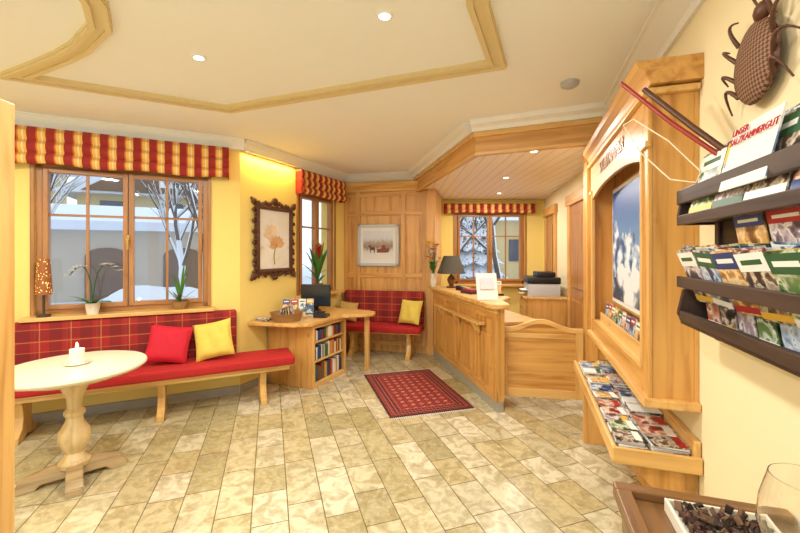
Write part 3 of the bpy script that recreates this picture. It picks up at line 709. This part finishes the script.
g=grp('low_brochure_shelf',Rw)
bb(g,'shelf_board',.62,2.13,-.34,-.004,.585,.615,PINEL['X'],.005); bb(g,'front_lip',.62,2.13,-.36,-.34,.56,.635,PINEL['X'],.006); bb(g,'end_lip',2.13,2.15,-.36,-.004,.56,.635,PINEL['Y'],.006)
bb(g,'back_rail',.62,2.13,-.03,-.004,.615,.70,PINEL['X'],.005); bb(g,'far_support',.70,.74,-.30,-.004,0,.585,PINE['Z']); bb(g,'lower_board',.66,2.1,-.06,-.004,.38,.585,PINE['X'])
prism(g,'near_bracket',[(-.004,.30),(-.05,.32),(-.28,.54),(-.3,.585),(-.004,.585)],2.07,2.10,PINE['Z'],'X',.003)
it=[]
x=.70; k=0
while x<2.05:
    w=random.uniform(.095,.12)
    for row,(yc,dp) in enumerate(((-.115,.15),(-.268,.12))):
        if row==1 and random.random()<.2: continue
        n=random.randint(4,11); rz=0
        for j in range(n):
            rz=rad(random.uniform(-6,6)); cxx=x+w/2+random.uniform(-.006,.006); cyy=yc+random.uniform(-.008,.008); zz=.6195+.006*j
            it.append(((cxx,cyy,zz),(w*.93,dp,.0055),(PAPER,GREYP,COV[6])[random.randint(0,2)] if j<n-1 else random.choice(COV+[PAPER,PAPER]),(0,0,rz)))
        o2=Euler((0,0,rz)).to_matrix()@Vector((0,dp*.32,0)); it.append(((cxx+o2.x,cyy+o2.y,zz+.0034),(w*.93,dp*.25,.001),random.choice(BAND),(0,0,rz)))
    x+=w+.012
multi(Rw,'brochure_stacks',it)

# brochure rack
g=grp('wooden_brochure_rack',Rw)
ra,rb=2.30,3.35
bb(g,'back_board_upper',ra,rb,-.02,-.002,1.58,1.84,DARKW['X'],.003); bb(g,'back_board_lower',ra,rb,-.02,-.002,1.22,1.46,DARKW['X'],.003)
for i,x in enumerate((ra+.02,rb-.04)): bb(g,'upright_%d'%i,x,x+.035,-.03,-.002,1.2,1.86,DARKW['Z'])
bb(g,'top_rail',ra-.01,rb,-.15,-.13,1.745,1.805,DARKW['X'],.004); bb(g,'top_tray',ra,rb,-.14,-.02,1.67,1.685,DARKW['X']); bb(g,'top_tray_lip',ra-.01,rb,-.15,-.13,1.66,1.70,DARKW['X'])
bb(g,'mid_rail',ra-.01,rb,-.15,-.13,1.405,1.45,DARKW['X'],.004); bb(g,'low_rail',ra+.02,rb,-.15,-.13,1.27,1.31,DARKW['X'],.004); bb(g,'low_tray',ra,rb,-.14,-.02,1.255,1.27,DARKW['X'])
for i,z in enumerate((1.66,1.255)): prism(g,'end_board_%d'%i,[(-.002,z),(-.13,z),(-.15,z+.04),(-.13,z+.14),(-.002,z+.2)],ra-.012,ra+.012,DARKW['Z'],'X',.002)
random.seed(5)
it=[]
for k in range(5):
    x=ra+.16+k*.2
    for j in range(3): it+=brochure((x+.01*j,-.085-.014*j,1.83-.012*j),(.18,.004,.23),COV[(k*2+j)%7],(rad(-13),0,rad(random.uniform(-2,2))),k+j)
for k in range(7):
    x=ra+.08+k*.15
    for j in range(3): it+=brochure((x+.012*j,-.10-.012*j,1.475-.01*j),(.145,.004,.21),COV[(k*3+j*2)%7],(rad(20),rad(random.uniform(-4,4)),0),k*2+j)
for k in range(9):
    x=ra+.12+k*.115
    for j in range(2): it+=brochure((x,-.06-.015*j,1.35),(.10,.004,.17),COV[(k*5+j)%7],(rad(8),0,0),k+j)
for k in range(4): it+=brochure((ra+.42+k*.18,-.09,1.60),(.16,.004,.14),COV[(k+3)%7],(rad(10),0,0),k)
multi(Rw,'rack_brochures',it)
cu=bpy.data.curves.new('magazine_title','FONT'); cu.body='UNSER\nSALZKAMMERGUT'; cu.size=.030; cu.extrude=.001; t_=simple('title_red',(180,30,34),.5); cu.materials.append(t_)
g=grp('travel_magazine',Rw); box(g,'cover',(ra+.50,-.132,1.84),(.25,.006,.20),PAPER,.001,(rad(-13),0,0)); box(g,'cover_photo',(ra+.50,-.138,1.812),(.25,.004,.13),COV[0],0,(rad(-13),0,0))
o=bpy.data.objects.new('title',cu); COL.objects.link(o); o.parent=g; o.location=(ra+.385,-.125,1.912); o.rotation_euler=(rad(77),0,0)

g=grp('newspaper_holder_sticks',Rw)
tubes(g,'stick_red',[[(2.22,-.34,2.31),(2.38,-.2,2.07),(2.55,-.04,1.83)]],.009,REDST)
tubes(g,'stick_brown',[[(2.30,-.27,2.24),(2.44,-.15,2.03),(2.58,-.04,1.84)]],.011,CARVED)
tubes(g,'wire_loop',[[(2.22,-.33,2.12),(2.26,-.3,2.13),(2.36,-.2,2.0),(2.47,-.13,1.85),(2.46,-.14,1.81),(2.38,-.2,1.84),(2.28,-.28,1.98),(2.22,-.33,2.12),(2.21,-.34,2.03)]],.003,WIRE)

# beetle ornament
g=grp('woven_beetle_wall_ornament',Rw,2.62,-.035,2.17)
sphere(g,'shell',(0,0,0),.125,WOVEN,(.95,.22,1.08),3); lathe(g,'shell_rim',[(.119,-.008),(.130,0),(.119,.008)],CARVED,rot=(rad(90),0,0)); sphere(g,'head',(.05,-.005,.14),.034,CARVED,(1.1,.6,.9),2)
P=[]
for s in (-1,1):
    for k,(bz,ez,ex) in enumerate(((.10,.20,.13),(.04,.12,.19),(-.03,.0,.20),(-.08,-.12,.17))):
        bx=s*.1; P.append(bez((bx,0,bz),(s*(ex*.85),-.05,bz+.09),(s*ex,.01,ez),8,1,.35))
tubes(g,'legs',P,.008,CARVED)
tubes(g,'feelers',[bez((.07,-.01,.16),(.09,-.04,.22),(.13,0,.24)),bez((.04,-.01,.16),(.03,-.04,.22),(.02,0,.24))],.004,CARVED)

# lower-right side table
g=grp('rustic_side_table',Rw)
tx0,tx1=2.72,3.5; ty=-.47
bb(g,'top',tx0,tx1,ty,-.01,.735,.755,OAKT['X'],.003); bb(g,'rim_far',tx0,tx0+.045,ty,-.01,.755,.78,OAKT['Y'],.004); bb(g,'rim_front',tx0+.045,tx1,ty,ty+.045,.755,.78,OAKT['X'],.004); bb(g,'rim_near',tx1-.045,tx1,ty+.045,-.01,.755,.78,OAKT['Y'],.004)
bb(g,'apron_front',tx0+.03,tx1-.03,ty+.02,ty+.04,.635,.735,OAKT['X']); bb(g,'apron_far',tx0+.02,tx0+.04,ty+.03,-.03,.635,.735,OAKT['Y'])
for i,(x,y) in enumerate(((tx0+.05,ty+.05),(tx0+.05,-.05),(tx1-.05,ty+.05),(tx1-.05,-.05))): bb(g,'leg_%d'%i,x-.025,x+.025,y-.025,y+.025,0,.735,OAKT['Z'])
g=grp('potpourri_dish',Rw,2.93,-.225,.756)
prism(g,'dish',[(-.12,-.11),(.12,-.11),(.12,.11),(-.12,.11)],.0,.012,CERAM,'Z',.003)
for n,a in (('a',(-.13,.13,-.12,-.11)),('b',(-.13,.13,.11,.12)),('c',(-.13,-.12,-.11,.11)),('d',(.12,.13,-.11,.11))): bb(g,'rim_'+n,a[0],a[1],a[2],a[3],0,.04,CERAM,.003)
bm=bmesh.new(); random.seed(2)
for k in range(260): addbox(bm,(random.uniform(-.105,.105),random.uniform(-.095,.095),random.uniform(.018,.05)),(random.uniform(.01,.03),random.uniform(.008,.02),random.uniform(.003,.01)),(random.random()*3,random.random()*3,random.random()*3),k%3)
fin(bm,g,'dried_petals',[simple('chip_dark',(60,44,34),.9),simple('chip_brown',(110,82,58),.9),simple('chip_red',(80,52,44),.9)])
g=grp('wine_glass',(.815,.76,0),0,0,.757)
lathe(g,'glass',[(r*1.05,z*1.1) for r,z in [(0,0),(.04,0),(.042,.003),(.01,.01),(.005,.03),(.005,.1),(.012,.115),(.045,.14),(.072,.18),(.08,.215),(.076,.26),(.062,.31),(.0605,.31),(.0745,.26),(.0785,.215),(.07,.181),(.043,.142),(.01,.12),(0,.118)]],WGLASS,seg=64)

g=grp('trim_doorway_post',(-1.64,1.6,0)); bb(g,'jamb',-.14,0,-.04,.04,0,2.18,PINEL['Z']); bb(g,'jamb_stop',-.16,-.03,.04,.06,0,2.18,PINEL['Z'])

# ------------------------------------------------------------------ ceiling fixtures & lights
def downlight(x,y,z,pw,col=(1,.95,.87),size=.22):
    g=grp('downlight_or_added_fill',(x,y,0),0,0,z)
    lathe(g,'ring',[(.028,-.001),(.029,-.008),(.04,-.01),(.045,-.004),(.045,0)],WHITE,seg=32); cyl(g,'bulb',(0,0,-.003),.028,.004,BULB)
    l=bpy.data.lights.new('downlight_or_fill_lamp','AREA'); l.shape='DISK'; l.size=size; l.energy=pw; l.color=col
    o=bpy.data.objects.new('lamp',l); COL.objects.link(o); o.parent=g; o.location=(0,0,-.03)
for x,y in ((-.08,2.0),(-1.27,2.43),(-2.9,2.0),(-2.0,.6),(-.5,.5),(-1.2,-1.0),(-3.2,-.2)): downlight(x,y,H,27)  # first pair is in view; the rest are unseen fill lamps added to brighten
for x,y in ((1.26,3.62),(1.35,4.9),(1.6,6.2)): downlight(x,y,2.5,19)
g=grp('smoke_detector',(1.23,2.79,0),0,0,H); lathe(g,'body',[(0,-.04),(.035,-.04),(.06,-.025),(.065,0)],GREYP)
def strip(name,F,x,y,z,L,e):
    l=bpy.data.lights.new('cove_strip','AREA'); l.shape='RECTANGLE'; l.size=L; l.size_y=.03; l.energy=e; l.color=(1,.72,.2)
    g=grp(name,F,x,y,z); bb(g,'housing',-L/2,L/2,-.02,.02,.0,.012,WHITE,.001)
    o=bpy.data.objects.new('lamp',l); COL.objects.link(o); o.parent=g; o.location=(0,0,-.006)
strip('cove_strip_light',M,.45,-.06,2.655,.85,9)
l=bpy.data.lights.new('candle_light','POINT'); l.energy=.7; l.color=(1,.7,.35); l.shadow_soft_size=.02
o=bpy.data.objects.new('candle_light',l); COL.objects.link(o); o.location=(-2.24,2.67,.945)

# ------------------------------------------------------------------ outside
bm=bmesh.new(); bmesh.ops.create_grid(bm,x_segments=8,y_segments=8,size=34)
fin(bm,(0,10,0),'snow_ground',SNOW,(0,0,-.15))
def mound(F,x,y,r,h,nm='snow_mound'):
    bm=bmesh.new(); bmesh.ops.create_icosphere(bm,subdivisions=4,radius=1)
    for v in bm.verts:
        n=1+.12*math.sin(v.co.x*5+x)*math.cos(v.co.y*4+y); v.co=Vector((v.co.x*r*n,v.co.y*r*.8*n,v.co.z*h*n))
    fin(bm,F,nm,SNOW,(x,y,-.2),None,True)
for a in ((-3.0,3.2,1.2,1.45),(-.6,4.4,1.5,1.05),(2.0,5.4,1.1,1.1)): mound(W,*a)
# low garage with snow roof
g=grp('outbuilding_garage',W)
bb(g,'walls',-9.5,1.2,12,15,-.2,2.3,HOUSEW,0); prism(g,'roof',[(11.6,2.3),(15.4,2.3),(15.4,3.5),(14.4,3.4),(11.5,2.6)],-9.9,1.6,SNOW,'X')
for i,x in enumerate((-7.9,-5.4,-2.9,-.6)):
    w=.62
    arch=[(x-w,-.2),(x+w,-.2),(x+w,1.4)]+[(x+w*math.cos(k*math.pi/8),1.4+.3*math.sin(k*math.pi/8)) for k in range(1,8)]+[(x-w,1.4)]
    prism(g,'garage_door_%d'%i,arch,11.93,12.01,BROWND,'Y')
g=grp('neighbour_house',W)
bb(g,'walls',-16,-7.5,18,25,-.2,6.4,HOUSEY,0); prism(g,'roof',[(17.2,6.2),(25.8,6.2),(21.5,9)],-16.6,-6.9,SNOW,'X')
for i in range(4):
    for j in range(2):
        x=-15+2.0*i; z=1.6+2.4*j; bb(g,'window_%d_%d'%(i,j),x,x+.9,17.93,18.01,z,z+1.3,DKWIN,0); bb(g,'shutter_%d_%d'%(i,j),x-.4,x-.03,17.92,18.0,z,z+1.3,BROWND,0)
g=grp('neighbour_chalet',W)
bb(g,'walls',-5.5,2.5,19,25,-.2,4.6,HOUSEY,0); prism(g,'roof',[(-6.3,4.4),(3.3,4.4),(-1.5,7.6)],18.4,25.6,SNOW,'Y'); prism(g,'gable',[(-5.2,4.5),(2.2,4.5),(-1.5,6.9)],18.3,18.4,BROWND,'Y')
for i in range(3):
    bb(g,'window_%d'%i,-4.6+2.5*i,-3.5+2.5*i,18.93,19.01,2.9,4.1,DKWIN,0)
bb(g,'gable_window',-2.0,-1.0,18.25,18.3,4.8,5.8,WHITE,0)
g=grp('garden_house',O)
bb(g,'walls',-3,9,16,20,-.2,3.6,HOUSEY,0); prism(g,'roof',[(15.4,3.4),(20.6,3.4),(18,5.5)],-3.5,9.5,SNOW,'X')
for i in range(5): bb(g,'window_%d'%i,-1.5+2*i,-.6+2*i,15.93,16.01,1.0,2.3,DKWIN,0)
def tree(F,x,y,h,seed,nm='bare_snowy_tree',r=.10):
    random.seed(seed); P=[]
    def br(p,d,L,rr,dep):
        pts=[(p.x,p.y,p.z,rr)]; q=p.copy(); dd=d.copy(); n=4
        for i in range(n):
            dd=(dd+Vector((random.uniform(-.18,.18),random.uniform(-.18,.18),random.uniform(-.02,.12)))).normalized(); q=q+dd*L/n; pts.append((q.x,q.y,q.z,rr*(1-.45*(i+1)/n)))
            if dep>0 and i>0:
                for _ in range(2):
                    nd=(dd+Vector((random.uniform(-1,1),random.uniform(-1,1),random.uniform(-.1,.6)))*.95).normalized(); br(q.copy(),nd,L*random.uniform(.5,.7),rr*.5,dep-1)
        P.append(pts)
    br(Vector((0,0,-.2)),Vector((0,0,1)),h,r,3)
    o=tubes(F,nm,P,1.0,SBARK,(x,y,0)); o.data.bevel_resolution=1
tree(W,-2.6,5.2,3.0,1); tree(W,-.4,6.4,2.8,2); tree(W,1.2,6.8,3.0,3); tree(W,-4.4,8.5,3.4,9)
tree(M,3.2,4.5,3.4,5); tree(O,1.2,3.4,3.0,6); tree(O,3.0,4.5,3.4,7); tree(O,2.0,5.5,3.4,8)
def fir(F,x,y,h,seed):
    random.seed(seed); bm=bmesh.new(); n=9
    for k in range(n):
        z=h*(.02+.93*k/n); r=h*.3*(1-k/n)+.1; seg=22; c=bm.verts.new((0,0,z+h*.2)); ring=[bm.verts.new(((r*(1 if i%2 else .72)+random.uniform(-.06,.06))*math.cos(6.283*i/seg),(r*(1 if i%2 else .72))*math.sin(6.283*i/seg),z-(.12 if i%2 else 0)+random.uniform(-.04,.04))) for i in range(seg)]
        for i in range(seg): bm.faces.new((c,ring[i],ring[(i+1)%seg]))
    fin(bm,F,'snowy_fir_tree',SFIR,(x,y,-.15))
fir(O,-.4,9,5,1); fir(O,3.3,10.5,5.5,2)

# ------------------------------------------------------------------ world, camera
w=bpy.data.worlds.new('overcast_sky'); scene.world=w; w.use_nodes=True; nt=w.node_tree; bg=nt.nodes['Background']
tc=nt.nodes.new('ShaderNodeTexCoord'); sp=nt.nodes.new('ShaderNodeSeparateXYZ'); nt.links.new(tc.outputs['Generated'],sp.inputs[0])
rp=nt.nodes.new('ShaderNodeValToRGB'); nt.links.new(sp.outputs[2],rp.inputs[0]); rp.color_ramp.elements[0].color=(.86,.92,1,1); rp.color_ramp.elements[1].color=(.7,.84,1,1)
nt.links.new(rp.outputs[0],bg.inputs[0]); bg.inputs[1].default_value=1.35

cam=bpy.data.cameras.new('camera'); cam.sensor_width=36; cam.lens=36*385/800; cam.shift_y=-14.5/800; cam.clip_start=.02
co=bpy.data.objects.new('camera',cam); COL.objects.link(co); co.location=(0,0,1.55); co.rotation_euler=(rad(90),0,0); scene.camera=co
scene.view_settings.view_transform='Standard'; scene.view_settings.look='None'; scene.view_settings.exposure=0
